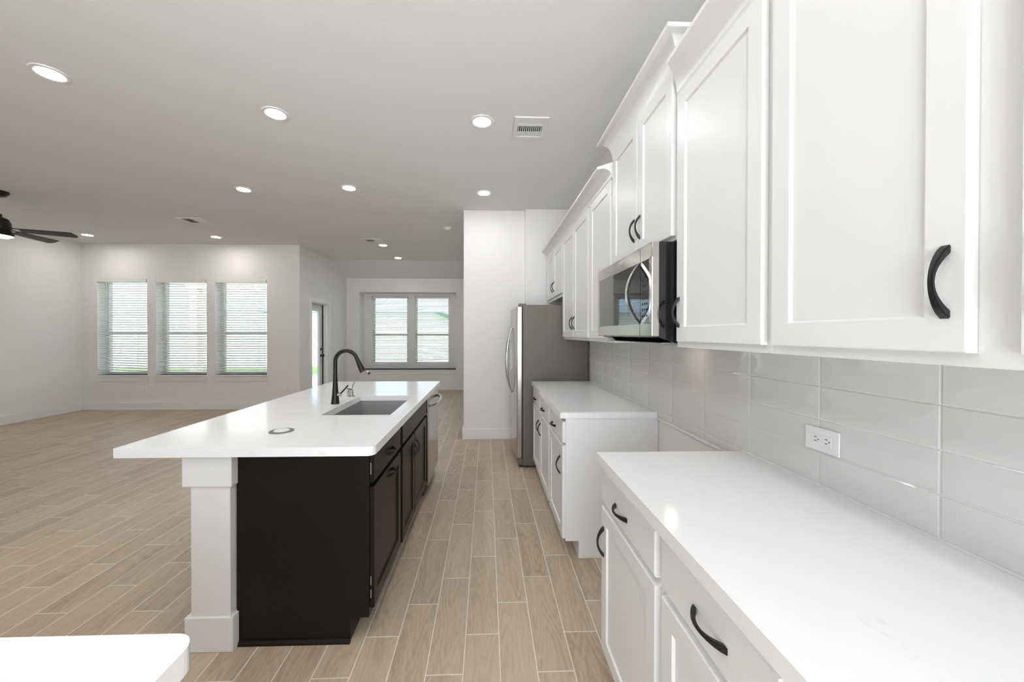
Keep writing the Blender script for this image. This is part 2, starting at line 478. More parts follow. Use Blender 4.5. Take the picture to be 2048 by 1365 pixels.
def blind(label, x0, x1, yc, z0, z1, group, tilt=12, sag=0.0, valance=0.0, pitch=.044, wand=None, depth=.047):
    b = thing('window_blind', label, 'blind', ((x0 + x1) / 2, yc, z0), group)
    MB().box(x0 - valance, x1 + valance, yc - .032, yc + .03, z1 - .055, z1).build('headrail', M_['plate'], b, bevel=.004)
    mb = MB()
    n = int((z1 - .075 - z0 - .03) / pitch)
    for k in range(n):
        zc = z1 - .085 - k * pitch
        t = R(tilt)
        dy, dz = depth / 2 * math.cos(t), depth / 2 * math.sin(t)
        f = k / max(1, n - 1)
        sg = sag * max(0, (f - .7) / .3)
        # room edge lower than the window edge; lightly crowned
        prof = [(-dy, -dz), (0, .003), (dy, dz)]
        vs = []
        for x, s_ in ((x0 + .004, sg), (x1 - .004, -sg)):
            for (py, pz) in prof: vs.append((x, yc + py, zc + pz + s_))
            for (py, pz) in prof: vs.append((x, yc + py, zc + pz + s_ - .0022))
        mb.raw(vs, [(0, 1, 7, 6), (1, 2, 8, 7), (3, 9, 10, 4), (4, 10, 11, 5), (0, 6, 9, 3), (2, 5, 11, 8), (0, 3, 4, 1), (1, 4, 5, 2), (6, 7, 10, 9), (7, 8, 11, 10)])
    mb.build('slats', M_['slat'], b)
    zb = z1 - .085 - n * pitch
    MB().prism([(x0 + .004, zb + sag - .011), (x1 - .004, zb - sag - .011), (x1 - .004, zb - sag + .011), (x0 + .004, zb + sag + .011)], 'y', yc - .024, yc + .024).build('bottom_rail', M_['plate'], b, bevel=.003)
    cm = MB()
    for fx in (.17, .83):
        xx = x0 + (x1 - x0) * fx
        for dy in (-.026, .026):
            cm.box(xx - .0015, xx + .0015, yc + dy - .001, yc + dy + .001, zb, z1 - .05)
    cm.build('ladder_cord', M_['plate'], b)
    if wand is not None:
        xx = x0 + (x1 - x0) * wand
        MB().tube([(xx, yc - .04, z1 - .06), (xx, yc - .042, z1 - .06 - (z1 - z0) * .45)], .004, 8).build('tilt_wand', M_['glass'] if False else M_['plate'], b)
    return b

wl_names = ['closest to the room corner, its bottom edge hanging askew', 'between two other blinds, patio post behind it', 'next to the patio door wall, lawn green low behind it']
for i, (a, c) in enumerate(LW):
    o = window('window_%d' % (i + 1), a, c, 7.024, 7.28, LZ0, LZ1, 1.41, M_['vinyl'])
    # reveal lining of the opening, painted cream
    # (first two openings catch a creamy outdoor light; their paint is the same as the wall's)
    sill = MB().box(a - .035, c + .035, 6.985, 7.185, LZ0 - .022, LZ0).build('sill', M_['trim'], o, bevel=.004)
    MB().box(a - .02, c + .02, 7.008, 7.0235, LZ0 - .115, LZ0 - .022).build('apron', M_['trim'], o, bevel=.003)
    blind('white slat living room blind ' + wl_names[i], a + .012, c - .012, 7.047, LZ0 + .03, LZ1 - .003,
          'slat blinds on the living room windows', sag=.018 if i == 0 else 0, tilt=24, wand=.2)
    # crown valance overlapping the wall above the opening
for i, (a, c) in enumerate(DW_):
    o = window('window_%d' % (i + 4), a, c, 9.66, 9.84, .63, 2.372, 1.375, M_['vinyl'])
    blind(('white slat blind on the dining window with the tilt wand hanging low', 'white slat blind on the dining window beside the pantry wall')[i],
          a + .012, c - .012, 9.70, .67, 2.368, 'slat blinds on the dining windows', tilt=20, wand=.42 if i == 0 else None, pitch=.042, sag=0.0 if i == 0 else -.012)
st = MB().box(BX0 - .04, BX1 + .04, 9.29, 9.66, BZ0 - .022, BZ0).box(BX0 - .02, BX1 + .02, 9.313, 9.3295, BZ0 - .112, BZ0 - .022)
struct('trim_1', st, M_['trim'], bevel=.004)

# ------------------------------------------------------------------ patio door
cs = MB()
for xx0, xx1 in ((-3.4955, -3.478),):
    cs.box(xx0, xx1, DY0 - .09, DY0 + .005, 0, DZ + .085).box(xx0, xx1, DY1 - .005, DY1 + .09, 0, DZ + .085).box(xx0, xx1, DY0 + .005, DY1 - .005, DZ - .005, DZ + .085)
d1 = cs.build('door_1', M_['trim'], bevel=.003); d1['kind'] = 'structure'
MB().box(-3.69, -3.497, DY0, DY0 + .018, 0, DZ).box(-3.69, -3.497, DY1 - .018, DY1, 0, DZ).box(-3.69, -3.497, DY0 + .018, DY1 - .018, DZ - .018, DZ).build('jamb', M_['trim'], d1)
sx0, sx1 = -3.668, -3.624
sy0, sy1 = DY0 + .022, DY1 - .030
ds = MB()
ds.box(sx0, sx1, sy0, sy0 + .13, .012, 2.02).box(sx0, sx1, sy1 - .13, sy1, .012, 2.02).box(sx0, sx1, sy0 + .13, sy1 - .13, 1.88, 2.02).box(sx0, sx1, sy0 + .13, sy1 - .13, .012, .25)
slb = ds.build('door_slab', M_['vinyl'], d1, bevel=.003)
MB().box(-3.65, -3.644, sy0 + .13, sy1 - .13, .25, 1.88).build('pane', M_['glass'], slb)
kb = MB().lathe((sx1, sy1 - .062, .93), [(0, 0), (.03, 0), (.03, .008), (.012, .012), (.012, .035), (.028, .042), (.03, .06), (.02, .07), (0, .072)], 'x', 20)
kb.build('door_handle', M_['black'], slb)
MB().lathe((sx1, sy1 - .062, 1.065), [(0, 0), (.03, 0), (.028, .012), (0, .014)], 'x', 20).box(sx1 + .01, sx1 + .03, sy1 - .067, sy1 - .057, 1.05, 1.08).build('deadbolt', M_['black'], slb)
MB().box(-3.69, -3.60, sy1 + .002, DY1 - .0185, .01, 2.02).build('dark_gap_strip', M_['slot'], d1)  # dark strip standing in for the shade in the slab-to-jamb gap

# ------------------------------------------------------------------ outside
struct('ground', MB().box(-40, 25, 7.29, 60, -.16, -.10), M_['lawn'])
struct('patio_slab', MB().box(-8.6, -3.72, 7.29, 13.2, -.10, -.03), M_['conc'])
pc = thing('patio_cover', 'cream patio beam on a square post outside the living room windows', 'patio cover', (-6, 10.5, -.1))
MB().box(-8.3, -3.78, 10.25, 10.75, 2.96, 3.04).build('roof', M_['cream'], pc)
MB().box(-8.25, -3.80, 10.4, 10.6, 2.63, 2.96).build('beam', M_['cream'], pc)
MB().box(-8.13, -7.93, 10.4, 10.6, -.03, 2.63).build('post', M_['cream'], pc)
fe = MB()
for k in range(130):
    x = -22 + k * .25
    fe.box(x + .003, x + .242, 17.0, 17.03, -.09, 1.78)
fe.box(-22, 10.4, 17.03, 17.08, .3, .4).box(-22, 10.4, 17.03, 17.08, 1.4, 1.5)
tag(fe.build('fence', M_['fence']), 'long wooden privacy fence seen through the blinds', 'fence')
hs = thing('house', 'neighbouring house with blue grey roof seen through the dining blind', 'house', (-7, 25, -.1))
MB().box(-12.5, -3.2, 22, 30, -.1, 2.7).build('wall', M_['siding'], hs)
MB().prism([(-13.2, 2.65), (-2.6, 2.65), (-5.5, 4.9), (-10.5, 4.9)], 'y', 21.4, 30.6).build('roof', M_['shingle'], hs)

# ------------------------------------------------------------------ cabinet kit
def handle_mesh():
    """Arched bar pull, 0.122 m over its feet: local z along the bar, local -x away from the door, y across."""
    out, inn = [], []
    n = 14
    for k in range(n + 1):
        t = -1 + 2 * k / n
        out.append((-.029 * (1 - t * t) ** .80 if abs(t) < 1 else 0, .0625 * t))
        inn.append((-.0220 * (1 - abs(t) ** 2.0), .0480 * t))
    vs, fs = [], []
    for k in range(n + 1):
        t = -1 + 2 * k / n
        w = .0038 + .0042 * t * t
        for (px, pz) in (out[k], inn[k]):
            vs += [(px, -w, pz), (px, w, pz)]
    for k in range(n):
        a, b = 4 * k, 4 * (k + 1)
        fs += [(a, b, b + 1, a + 1), (a + 2, a + 3, b + 3, b + 2), (a, a + 2, b + 2, b), (a + 1, b + 1, b + 3, a + 3)]
    fs += [(0, 1, 3, 2), (4 * n, 4 * n + 2, 4 * n + 3, 4 * n + 1)]
    me = bpy.data.meshes.new('handle')
    me.from_pydata(vs, [], fs)
    bm = bmesh.new(); bm.from_mesh(me)
    bmesh.ops.recalc_face_normals(bm, faces=bm.faces)
    bmesh.ops.bevel(bm, geom=[e for e in bm.edges if e.calc_face_angle(0) > R(50)], offset=.0016, segments=2, affect='EDGES')
    bm.to_mesh(me); bm.free()
    for p in me.polygons: p.use_smooth = True
    me.set_sharp_from_angle(angle=R(40))
    return me
HM = handle_mesh(); HM.materials.append(M_['black'])
HMD = HM.copy(); HMD.materials.clear(); HMD.materials.append(M_['gun'])

def handle(parent, x, y, z, side, horiz=False, dark=False):
    """side -1: door faces -x, +1: door faces +x."""
    o = bpy.data.objects.new('handle', HMD if dark else HM)
    COL.objects.link(o)
    r = parent
    while r.parent: r = r.parent
    o.parent = parent
    o.location = Vector((x, y, z)) - Vector(r['_loc'])
    rot = Matrix.Identity(4)
    if horiz: rot = Matrix.Rotation(R(90), 4, 'X')
    if side > 0: rot = Matrix.Rotation(R(180), 4, 'Z') @ rot
    o.rotation_euler = rot.to_euler()
    return o

def shaker(xf, side, y0, y1, z0, z1, th=.019, st=.058, rec=.0075):
    """Recessed panel door; front plane at x=xf; side -1 faces -x."""
    d = -side
    mb = MB()
    def ring(ins, x): return [(x, y0 + ins, z0 + ins), (x, y1 - ins, z0 + ins), (x, y1 - ins, z1 - ins), (x, y0 + ins, z1 - ins)]
    rings = [ring(0, xf + d * th), ring(0, xf + d * .0025), ring(.0025, xf), ring(st, xf), ring(st + .005, xf + d * rec)]
    vs = [p for r_ in rings for p in r_]
    fs = [(0, 1, 2, 3), (16, 17, 18, 19)]
    for k in range(4):
        for i in range(4):
            j = (i + 1) % 4
            fs.append((4 * k + i, 4 * k + j, 4 * k + 4 + j, 4 * k + 4 + i))
    return mb.raw(vs, fs)

def drawer_front(xf, side, y0, y1, z0, z1, th=.019):
    d = -side
    mb = MB()
    def ring(ins, x): return [(x, y0 + ins, z0 + ins), (x, y1 - ins, z0 + ins), (x, y1 - ins, z1 - ins), (x, y0 + ins, z1 - ins)]
    rings = [ring(0, xf + d * th), ring(0, xf + d * .004), ring(.004, xf)]
    vs = [p for r_ in rings for p in r_]
    fs = [(0, 1, 2, 3), (8, 9, 10, 11)]
    for k in range(2):
        for i in range(4):
            j = (i + 1) % 4
            fs.append((4 * k + i, 4 * k + j, 4 * k + 4 + j, 4 * k + 4 + i))
    return mb.raw(vs, fs)

FX, DX = .485, .466        # base cabinets: face frame plane, door plane
UFX, UDX = .785, .765      # wall cabinets
BTOP = CT - .038

def base_cabinet(label, y0, y1, fronts, group):
    """fronts: list of (kind, y0, y1, z0, z1, handle(y,z,horiz) or None)"""
    c = thing('base_cabinet', label, 'cabinet', ((FX + XW) / 2, (y0 + y1) / 2, 0), group)
    mb = MB().prism([(FX, .108), (FX + .083, .108), (FX + .083, 0), (XW - .002, 0), (XW - .002, BTOP), (FX, BTOP)], 'y', y0, y1)
    mb.build('body', M_['cab'], c, bevel=.0015)
    for k, a, b, z0, z1, h in fronts:
        m_ = shaker(DX, -1, a, b, z0, z1) if k == 'door' else drawer_front(DX, -1, a, b, z0, z1)
        o = m_.build(k, M_['cab'], c)
        if h: handle(o, DX + .0005, h[0], h[1], -1, h[2])
    return c

DRZ0, DRZ1, DOZ0, DOZ1 = .722, .853, .120, .700
base_cabinet('white base cabinet under the long counter, its single door bordering the empty range gap', 1.000, 1.519,
             [('drawer', 1.020, 1.506, DRZ0, DRZ1, (1.285, .777, True)), ('door', 1.020, 1.506, DOZ0, DOZ1, (1.478, .567, False))], 'white base cabinets along the kitchen wall')
base_cabinet('white base cabinet under the long counter, cut off by the bottom of the photo', .070, .998,
             [('drawer', .575, .982, DRZ0, DRZ1, (.765, .784, True)), ('drawer', .105, .512, DRZ0, DRZ1, (.308, .784, True)),
              ('door', .575, .982, DOZ0, DOZ1, (.608, .567, False)), ('door', .105, .512, DOZ0, DOZ1, (.478, .567, False))], 'white base cabinets along the kitchen wall')
base_cabinet('white base cabinet beyond the range gap with a plain side panel and one door', 2.300, 2.812,
             [('drawer', 2.312, 2.790, DRZ0, DRZ1, (2.60, .770, True)), ('door', 2.312, 2.790, DOZ0, DOZ1, (2.385, .560, False))], 'white base cabinets along the kitchen wall')
base_cabinet('white double-door base cabinet next to the refrigerator', 2.814, 3.826,
             [('drawer', 2.838, 3.305, DRZ0, DRZ1, (3.10, .770, True)), ('drawer', 3.345, 3.812, DRZ0, DRZ1, (3.62, .770, True)),
              ('door', 2.838, 3.312, DOZ0, DOZ1, (3.27, .560, False)), ('door', 3.338, 3.812, DOZ0, DOZ1, (3.385, .560, False))], 'white base cabinets along the kitchen wall')
# two countertops
o = slab('countertop', rrect(.449, XW - .0015, .05, 1.5211, (0, 0, 0, .003)), BTOP + .0005, CT, M_['quartz'], bevel=.003)
tag(o, 'long white quartz countertop before the range gap, below the tile outlet', 'countertop', 'white countertops along the kitchen wall')
o = slab('countertop', rrect(.449, XW - .0015, 2.2953, 3.83, (.003, 0, 0, 0)), BTOP + .0005, CT, M_['quartz'], bevel=.003)
tag(o, 'short white quartz countertop between the range gap and refrigerator', 'countertop', 'white countertops along the kitchen wall')

# wall cabinets
UZ0, UZ1, UDZ0, UDZ1 = 1.349, 2.46, 1.3724, 2.368
def wall_cabinet(label, y0, y1, z0, z1, doors, group, under=None):
    c = thing('wall_cabinet', label, 'cabinet', ((UFX + XW) / 2, (y0 + y1) / 2, z0), group)
    mb = MB()
    # open bottom recess behind the face frame
    mb.box(UFX, UFX + .019, y0, y1, z0, z1)
    mb.box(UFX + .019, XW - .002, y0, y1, z0 + .019, z1)
    mb.box(UFX + .019, XW - .002, y0, y0 + .016, z0, z0 + .019).box(UFX + .019, XW - .002, y1 - .016, y1, z0, z0 + .019)
    mb.build('body', M_['cab'], c, bevel=.001)
    for a, b, d0, d1, h in doors:
        o = shaker(UDX, -1, a, b, d0, d1).build('door', M_['cab'], c)
        handle(o, UDX + .0005, h[0], h[1], -1)
    return c
WG = 'white wall cabinets along the kitchen wall'
wall_cabinet('white wall cabinet with one tall door, touching the microwave on the outlet side', 1.000, 1.518, UZ0, UZ1,
             [(1.020, 1.490, UDZ0, UDZ1, (1.470, 1.490))], WG)
wall_cabinet('white wall cabinet above the tile outlet, large curved black pull in full view', .070, .998, UZ0, UZ1,
             [(.572, .984, UDZ0, UDZ1, (.600, 1.490)), (.10, .513, UDZ0, UDZ1, (.485, 1.490))], WG)
wall_cabinet('raised white double-door cabinet directly above the microwave', 1.521, 2.293, 1.797, 2.60,
             [(1.534, 1.884, 1.814, 2.500, (1.856, 1.943)), (1.896, 2.272, 1.814, 2.500, (1.930, 1.943))], WG)
wall_cabinet('single-door white wall cabinet just beyond the microwave', 2.2955, 2.810, UZ0, UZ1,
             [(2.312, 2.785, UDZ0, UDZ1, (2.335, 1.500))], WG)
wall_cabinet('double-door white wall cabinet over the short counter, paired pulls low', 2.812, 3.826, UZ0, UZ1,
             [(2.838, 3.308, UDZ0, UDZ1, (3.275, 1.500)), (3.330, 3.800, UDZ0, UDZ1, (3.372, 1.500))], WG)
wall_cabinet('short white double-door cabinet above the refrigerator', 3.828, 4.850, 1.800, UZ1,
             [(3.850, 4.325, 1.833, UDZ1, (4.285, 1.950)), (4.345, 4.820, 1.833, UDZ1, (4.385, 1.950))], WG)

# crown moldings
def crown_profile(h, p=.085):
    pr = [(0, 0), (.007, 0), (.010, .010)]
    for k in range(0, 13):
        t = R(90) * k / 12
        pr.append((.012 + (p - .017) * (1 - math.cos(t)), .012 + (h - .030) * math.sin(t)))
    pr += [(p, h - .016), (p, h), (0, h)]
    return pr
def crown_straight(label, z, h, ya, yb, ka, kb, p=.085):
    """Run along y on the frame plane; ends leave at y + k*offset."""
    mb = MB(); pr = crown_profile(h, p); n = len(pr)
    vs = [(UFX - .0015 - o_, ya + ka * o_, z + q) for o_, q in pr] + [(UFX - .0015 - o_, yb + kb * o_, z + q) for o_, q in pr]
    fs = [tuple(range(n)), tuple(range(2 * n - 1, n - 1, -1))] + [(i, i + n, (i + 1) % n + n, (i + 1) % n) for i in range(n)]
    mb.raw(vs, fs, False)
    for i in range(2, len(mb.sm)): mb.sm[i] = True
    return tag(mb.build('crown_molding', M_['cab'], sharp=30), label, 'crown molding', 'crown moldings on the wall cabinets', 'thing')
crown_straight('white crown molding on the cabinets above the tile outlet, running out of the photo', 2.378, .098, .07, 1.519, 0, -.94)
crown_straight('long white crown molding from the microwave cabinet to the refrigerator cabinet', 2.378, .098, 2.296, 4.850, .94, -.35)
def crown_wrap(label, z, h, ya, yb, p=.085):
    mb = MB(); pr = crown_profile(h, p); n = len(pr)
    rows = []
    x = UFX - .0015
    for o_, q in pr: pass
    path = [lambda o_: (XW - .003, ya - .0015 - o_), lambda o_: (x - o_, ya - .0015 - o_), lambda o_: (x - o_, yb + .0015 + o_), lambda o_: (XW - .003, yb + .0015 + o_)]
    vs = [(*pt(o_), z + q) for pt in path for o_, q in pr]
    fs = [tuple(range(n)), tuple(range(4 * n - 1, 3 * n - 1, -1))]
    for k in range(3):
        fs += [(k * n + i, (k + 1) * n + i, (k + 1) * n + (i + 1) % n, k * n + (i + 1) % n) for i in range(n)]
    mb.raw(vs, fs, True); mb.sm[0] = mb.sm[1] = False
    return tag(mb.build('crown_molding', M_['cab'], sharp=30), label, 'crown molding', 'crown moldings on the wall cabinets', 'thing')
crown_wrap('highest white crown molding, wrapping the raised cabinet above the microwave', 2.490, .130, 1.521, 2.293)

# tile backsplash
def backsplash():
    t = thing('tile_backsplash', 'glossy white rectangular tile backsplash between counters and wall cabinets', 'backsplash', (XW, 1.9, .88))
    g = MB().box(1.0625, XW - .001, .05, 3.84, .9145, 1.348).box(1.0625, XW - .001, 1.523, 2.293, .872, .9145)
    g.build('grout_bed', M_['grout'], t)
    tl = MB()
    cols = [.838 + .3175 * k for k in range(-3, 11)]
    rows = [(.9205 + .1055 * k, .9205 + .1055 * (k + 1)) for k in range(4)]
    def one(y0, y1, z0, z1, pil=True):
        g_ = .0019
        y0 += g_; y1 -= g_; z0 += g_; z1 -= g_
        if y1 - y0 < .02 or z1 - z0 < .006: return
        w = min(.042, (z1 - z0) * .42, (y1 - y0) * .42)
        def ring(i, x): return [(x, y0 + i, z0 + i), (x, y1 - i, z0 + i), (x, y1 - i, z1 - i), (x, y0 + i, z1 - i)]
        rings = [ring(0, 1.0625), ring(0, 1.0610), ring(.0022, 1.0600), ring(w, 1.0584)]
        vs = [p for r_ in rings for p in r_]
        fs = [(12, 13, 14, 15)]
        for k in range(3):
            for i in range(4):
                j = (i + 1) % 4
                fs.append((4 * k + i, 4 * k + j, 4 * k + 4 + j, 4 * k + 4 + i))
        tl.raw(vs, fs)
    for i in range(len(cols) - 1):
        a, b = max(cols[i], .05), min(cols[i + 1], 3.84)
        if b <= a: continue
        for z0, z1 in rows: one(a, b, z0, z1)
        a2, b2 = max(a, 1.523), min(b, 2.293)
        if b2 > a2: one(a2, b2, .882, .9205)
    tl.build('tiles', M_['tile'], t)
    MB().box(1.056, 1.0655, 1.5235, 2.2925, .870, .882).build('edge_trim', M_['plate'], t, bevel=.002)
backsplash()

def outlet(label, c, axis, horiz=False, duplex=True, m=None, switch=False, group=None):
    """Cover plate on a wall; axis: '-x','-y','+x' is the way it faces."""
    w, h = (.118, .074) if horiz else (.074, .118)
    th = .006
    def B(a0, a1, z0, z1, d0, d1):
        if axis == '-x': return (c[0] - d1, c[0] - d0, c[1] + a0, c[1] + a1, c[2] + z0, c[2] + z1)
        if axis == '+x': return (c[0] + d0, c[0] + d1, c[1] + a0, c[1] + a1, c[2] + z0, c[2] + z1)
        return (c[0] + a0, c[0] + a1, c[1] - d1, c[1] - d0, c[2] + z0, c[2] + z1)
    nm = 'light_switch' if switch else 'wall_outlet'
    t = thing(nm, label, 'switch' if switch else 'outlet', c, group)
    MB().box(*B(-w / 2, w / 2, -h / 2, h / 2, .0005, th)).build('cover_plate', M_['plate'], t, bevel=.002)
    if switch:
        MB().box(*B(-.016, .016, -.033, .033, th, th + .003)).build('rocker', M_['plate'], t, bevel=.001)
        return t
    MB().box(*B(*((-.034, .034, -.0165, .0165) if horiz else (-.0165, .0165, -.034, .034)), th, th + .0015)).build('receptacle', M_['plate'], t, bevel=.0007)
    for s_ in (-.019, .019):
        sl = MB()
        if horiz:
            for q in (-.0063, .0063): sl.box(*B(s_ - .0042, s_ + .0042, q - .0012, q + .0012, th + .0015, th + .0019))
            sl.box(*B(s_ - .0115, s_ - .0080, -.0022, .0022, th + .0015, th + .0019))
        else:
            for q in (-.0063, .0063): sl.box(*B(q - .0012, q + .0012, s_ - .0042, s_ + .0042, th + .0015, th + .0019))
            sl.box(*B(-.0022, .0022, s_ - .0115, s_ - .0080, th + .0015, th + .0019))
        sl.build('socket', M_['slot'], t)
    return t
outlet('white double outlet set sideways in the glossy tile backsplash', (1.0585, 1.141, 1.068), '-x', horiz=True)
outlet('white wall outlet below the living room windows, under the gap between two blinds', (-6.30, 7.024, .375), '-y')
outlet('white wall outlet on the living room wall beside the patio door corner', (-3.73, 7.024, .375), '-y')
outlet('white light switch high on the living room wall beside the patio door corner', (-3.70, 7.024, 1.285), '-y', switch=True)
outlet('white light switch on the patio door wall', (-3.496, 8.56, 1.30), '+x', switch=True)
outlet('white wall outlet below the dining window recess, behind the tap', (-3.34, 9.33, .365), '-y')
outlet('white wall outlet beside the dining recess next to the pantry wall', (-.66, 9.33, .375), '-y')

# ------------------------------------------------------------------ microwave
def microwave():
    t = thing('microwave', 'stainless over-range microwave with black glass door under the raised cabinet', 'microwave', (.87, 1.91, 1.37))
    y0, y1, z0, z1 = 1.532, 2.290, 1.392, 1.789
    xf = .682
    body = MB().prism([(.716, 1.388), (.78, 1.366), (1.055, 1.366), (1.055, z1 + .004), (.716, z1)], 'y', y0 + .002, y1 - .002)
    body.build('body', M_['bplast'], t)
    # front: door, frame and control column
    ys = 1.651
    gy0, gy1, gz0, gz1 = 1.563, 2.257, 1.4475, 1.7265
    fr = MB()
    fr.box(xf, .716, y0, y1, gz1, z1).box(xf, .716, y0, y1, z0, gz0)
    fr.box(xf, .716, gy1, y1, gz0, gz1).box(xf, .716, y0, gy0, gz0, gz1)
    fr.build('door_frame', M_['steel'], t, bevel=.004)
    for q0, q1 in ((z0 + .004, gz0), (gz1, z1 - .004)):
        MB().box(xf - .0006, xf + .003, ys - .0012, ys + .0012, q0, q1).build('door_seam', M_['slot'], t)
    MB().box(xf + .0015, .714, ys + .002, gy1, gz0, gz1).build('door_glass', M_['bglass'], t)
    cp = MB().box(xf + .0015, .714, gy0, ys - .002, gz0, gz1).build('control_panel', M_['bglass'], t)
    bt = MB()
    for r_ in range(7):
        for q in range(3):
            bt.box(xf + .001, xf + .002, gy0 + .014 + q * .022, gy0 + .028 + q * .022, gz0 + .03 + r_ * .026, gz0 + .040 + r_ * .026)
    bt.build('buttons', M_['slot'], cp)
    # bowed handle
    pts = []
    for k in range(25):
        u = -1 + 2 * k / 24
        pts.append((xf - .002 - .060 * (1 - abs(u) ** 2.0), ys + .006, 1.583 + .140 * u))
    mb = MB()
    vs, fs = [], []
    for k, p in enumerate(pts):
        u = -1 + 2 * k / 24
        w = .0125
        th = .012 if abs(u) < .999 else .004
        vs += [(p[0], p[1] - w, p[2]), (p[0], p[1] + w, p[2]), (p[0] + th, p[1] + w * .8, p[2] - .004 * u), (p[0] + th, p[1] - w * .8, p[2] - .004 * u)]
    for k in range(24):
        for i in range(4):
            j = (i + 1) % 4
            fs.append((4 * k + i, 4 * k + j, 4 * k + 4 + j, 4 * k + 4 + i))
    fs += [(0, 1, 2, 3), (96, 99, 98, 97)]
    mb.raw(vs, fs, True)
    mb.build('handle', M_['steel2'], t, sharp=45)
    # underside: vent filter tray and lamp
    MB().box(.735, 1.04, 1.56, 2.26, 1.362, 1.3655).build('grease_filter', M_['mesh'], t)
    MB().box(.915, .938, 1.825, 1.865, 1.359, 1.3615).build('lamp_lens', M_['hoodlens'], t)
    # maker's mark: small raised swoosh and lettering
    cu = bpy.data.curves.new('mark', 'FONT'); cu.body = 'Whirlpool'; cu.size = .020; cu.extrude = .0004; cu.align_x = 'CENTER'
    tmp = bpy.data.objects.new('mark', cu)
    COL.objects.link(tmp)
    dg = bpy.context.evaluated_depsgraph_get()
    me = bpy.data.meshes.new_from_object(tmp.evaluated_get(dg))
    bpy.data.objects.remove(tmp)
    lg = MB()
    lg.raw([(xf - .0012 - v.co.z, 1.905 - v.co.x, 1.7635 + v.co.y) for v in me.vertices], [list(p.vertices) for p in me.polygons])
    sw = []
    for k in range(21):
        a = R(-60 + 300 * k / 20)
        sw.append((xf - .0012, 1.905 - .052 * math.cos(a), 1.7695 + .011 * math.sin(a)))
    lg.tube(sw, .0006, 6)
    lg.build('emblem', M_['steel2'], t)
microwave()

# ------------------------------------------------------------------ refrigerator
def fridge():
    t = thing('refrigerator', 'stainless side-by-side refrigerator with grey side panel beside the pantry wall', 'refrigerator', (.7, 4.33, 0))
    y0, y1 = 3.872, 4.790
    MB().box(.366, 1.052, y0, y1, .022, 1.706).build('body', M_['fside'], t, bevel=.004)
    MB().box(.33, .70, y0 + .03, y1 - .03, .005, .085).build('toe_grille', M_['slot'], t)
    MB().box(.318, .366, y0 + .002, y0 + .05, .030, .098).build('hinge_foot', M_['fside'], t, bevel=.003)
    ysp = 4.27
    for a, b, hy in ((y0 + .001, ysp - .003, ysp - .045), (ysp + .003, y1 - .001, ysp + .045)):
        poly = []
        n = 10
        yc, half = (y0 + y1) / 2, (y1 - y0) / 2
        for k in range(n + 1):
            y = a + (b - a) * k / n
            q = (y - yc) / half
            poly.append((.306 - .030 * (1 - q * q), y))
        poly += [(.356, b), (.356, a)]
        d = MB().prism(poly, 'z', .100, 1.690).build('door', M_['steel'], t, bevel=.006, seg=3)
        q = (hy - yc) / half
        xb = .306 - .030 * (1 - q * q)
        pts = []
        for k in range(29):
            u = -1 + 2 * k / 28
            pts.append((xb - .004 - .060 * (1 - u * u) ** .8, hy + (.022 if hy > ysp else -.022) * (1 - u * u), 1.105 + .365 * u))
        MB().tube(pts, [.006 + .007 * (1 - (-1 + 2 * k / 28) ** 2) for k in range(29)], 12).build('handle', M_['steel2'], d)
        MB().box(.3565, .3655, a + .01, b - .01, .11, 1.68).build('gasket', M_['slot'], d)
        if hy > ysp:
            MB().box(.262, .282, 4.42, 4.62, .98, 1.32).build('water_dispenser', M_['bglass'], d)
    MB().box(.322, .40, y0 + .006, y0 + .075, 1.690, 1.722).build('hinge_cover', M_['fside'], t, bevel=.004)
    MB().box(.322, .40, y1 - .075, y1 - .006, 1.690, 1.722).build('hinge_cover', M_['fside'], t, bevel=.004)
    for yy in (y0 + .05, y1 - .05):
        MB().cyl((.42, yy, 0), .018, .024).build('foot', M_['slot'], t)
        MB().cyl((1.0, yy, 0), .018, .024).build('foot', M_['slot'], t)
fridge()

# ------------------------------------------------------------------ island
IX0, IX1, IY0, IY1 = -1.5856, -.491, 1.618, 3.8456
SX0, SX1, SY0, SY1 = -1.003, -.589, 2.257, 2.960
o = slab('island_countertop', rrect(IX0, IX1, IY0, IY1, (.006, .034, .006, .006)), CT - .0395, CT, M_['quartz'],
         holes=[rrect(SX0, SX1, SY0, SY1, (.008,) * 4, 4)], bevel=.004)
tag(o, 'white quartz island countertop with an undermount sink cutout', 'countertop')
IB = CT - .041
IDX, IFX, IBK = -.520, -.540, -1.130
def island_cabinet(label, y0, y1, end0=False, sink=False):
    c = thing('island_cabinet', label, 'cabinet', ((IFX + IBK) / 2, (y0 + y1) / 2, 0), 'black cabinets of the kitchen island')
    mb = MB()
    def prof(x0): return [(IFX, .108), (IFX - .086, .108), (IFX - .086, 0), (x0, 0), (x0, IB), (IFX, IB)]
    if sink:   # open box so that the basin hangs inside
        mb.prism(prof(IBK), 'y', y0, y0 + .018).prism(prof(IBK), 'y', y1 - .018, y1)
        mb.box(IBK, IBK + .018, y0 + .018, y1 - .018, 0, IB).box(IFX - .018, IFX, y0 + .018, y1 - .018, .108, IB)
        mb.box(IBK + .018, IFX - .018, y0 + .018, y1 - .018, .108, .126).box(IFX - .104, IFX - .086, y0 + .018, y1 - .018, 0, .108)
    else:
        mb.prism(prof(IBK), 'y', y0, y1)
    mb.build('body', M_['dark'], c, bevel=.0015)
    return c
ic = island_cabinet('black island cabinet with plain end panel beside the white post', 1.705, 2.2435)
dr = drawer_front(IDX, 1, 1.716, 2.236, .722, .853).build('drawer', M_['dark'], ic); handle(dr, IDX - .0005, 1.995, .780, 1, True, True)
dd = shaker(IDX, 1, 1.716, 2.236, .145, .700).build('door', M_['dark'], ic); handle(dd, IDX - .0005, 2.010, .660, 1, True, True)
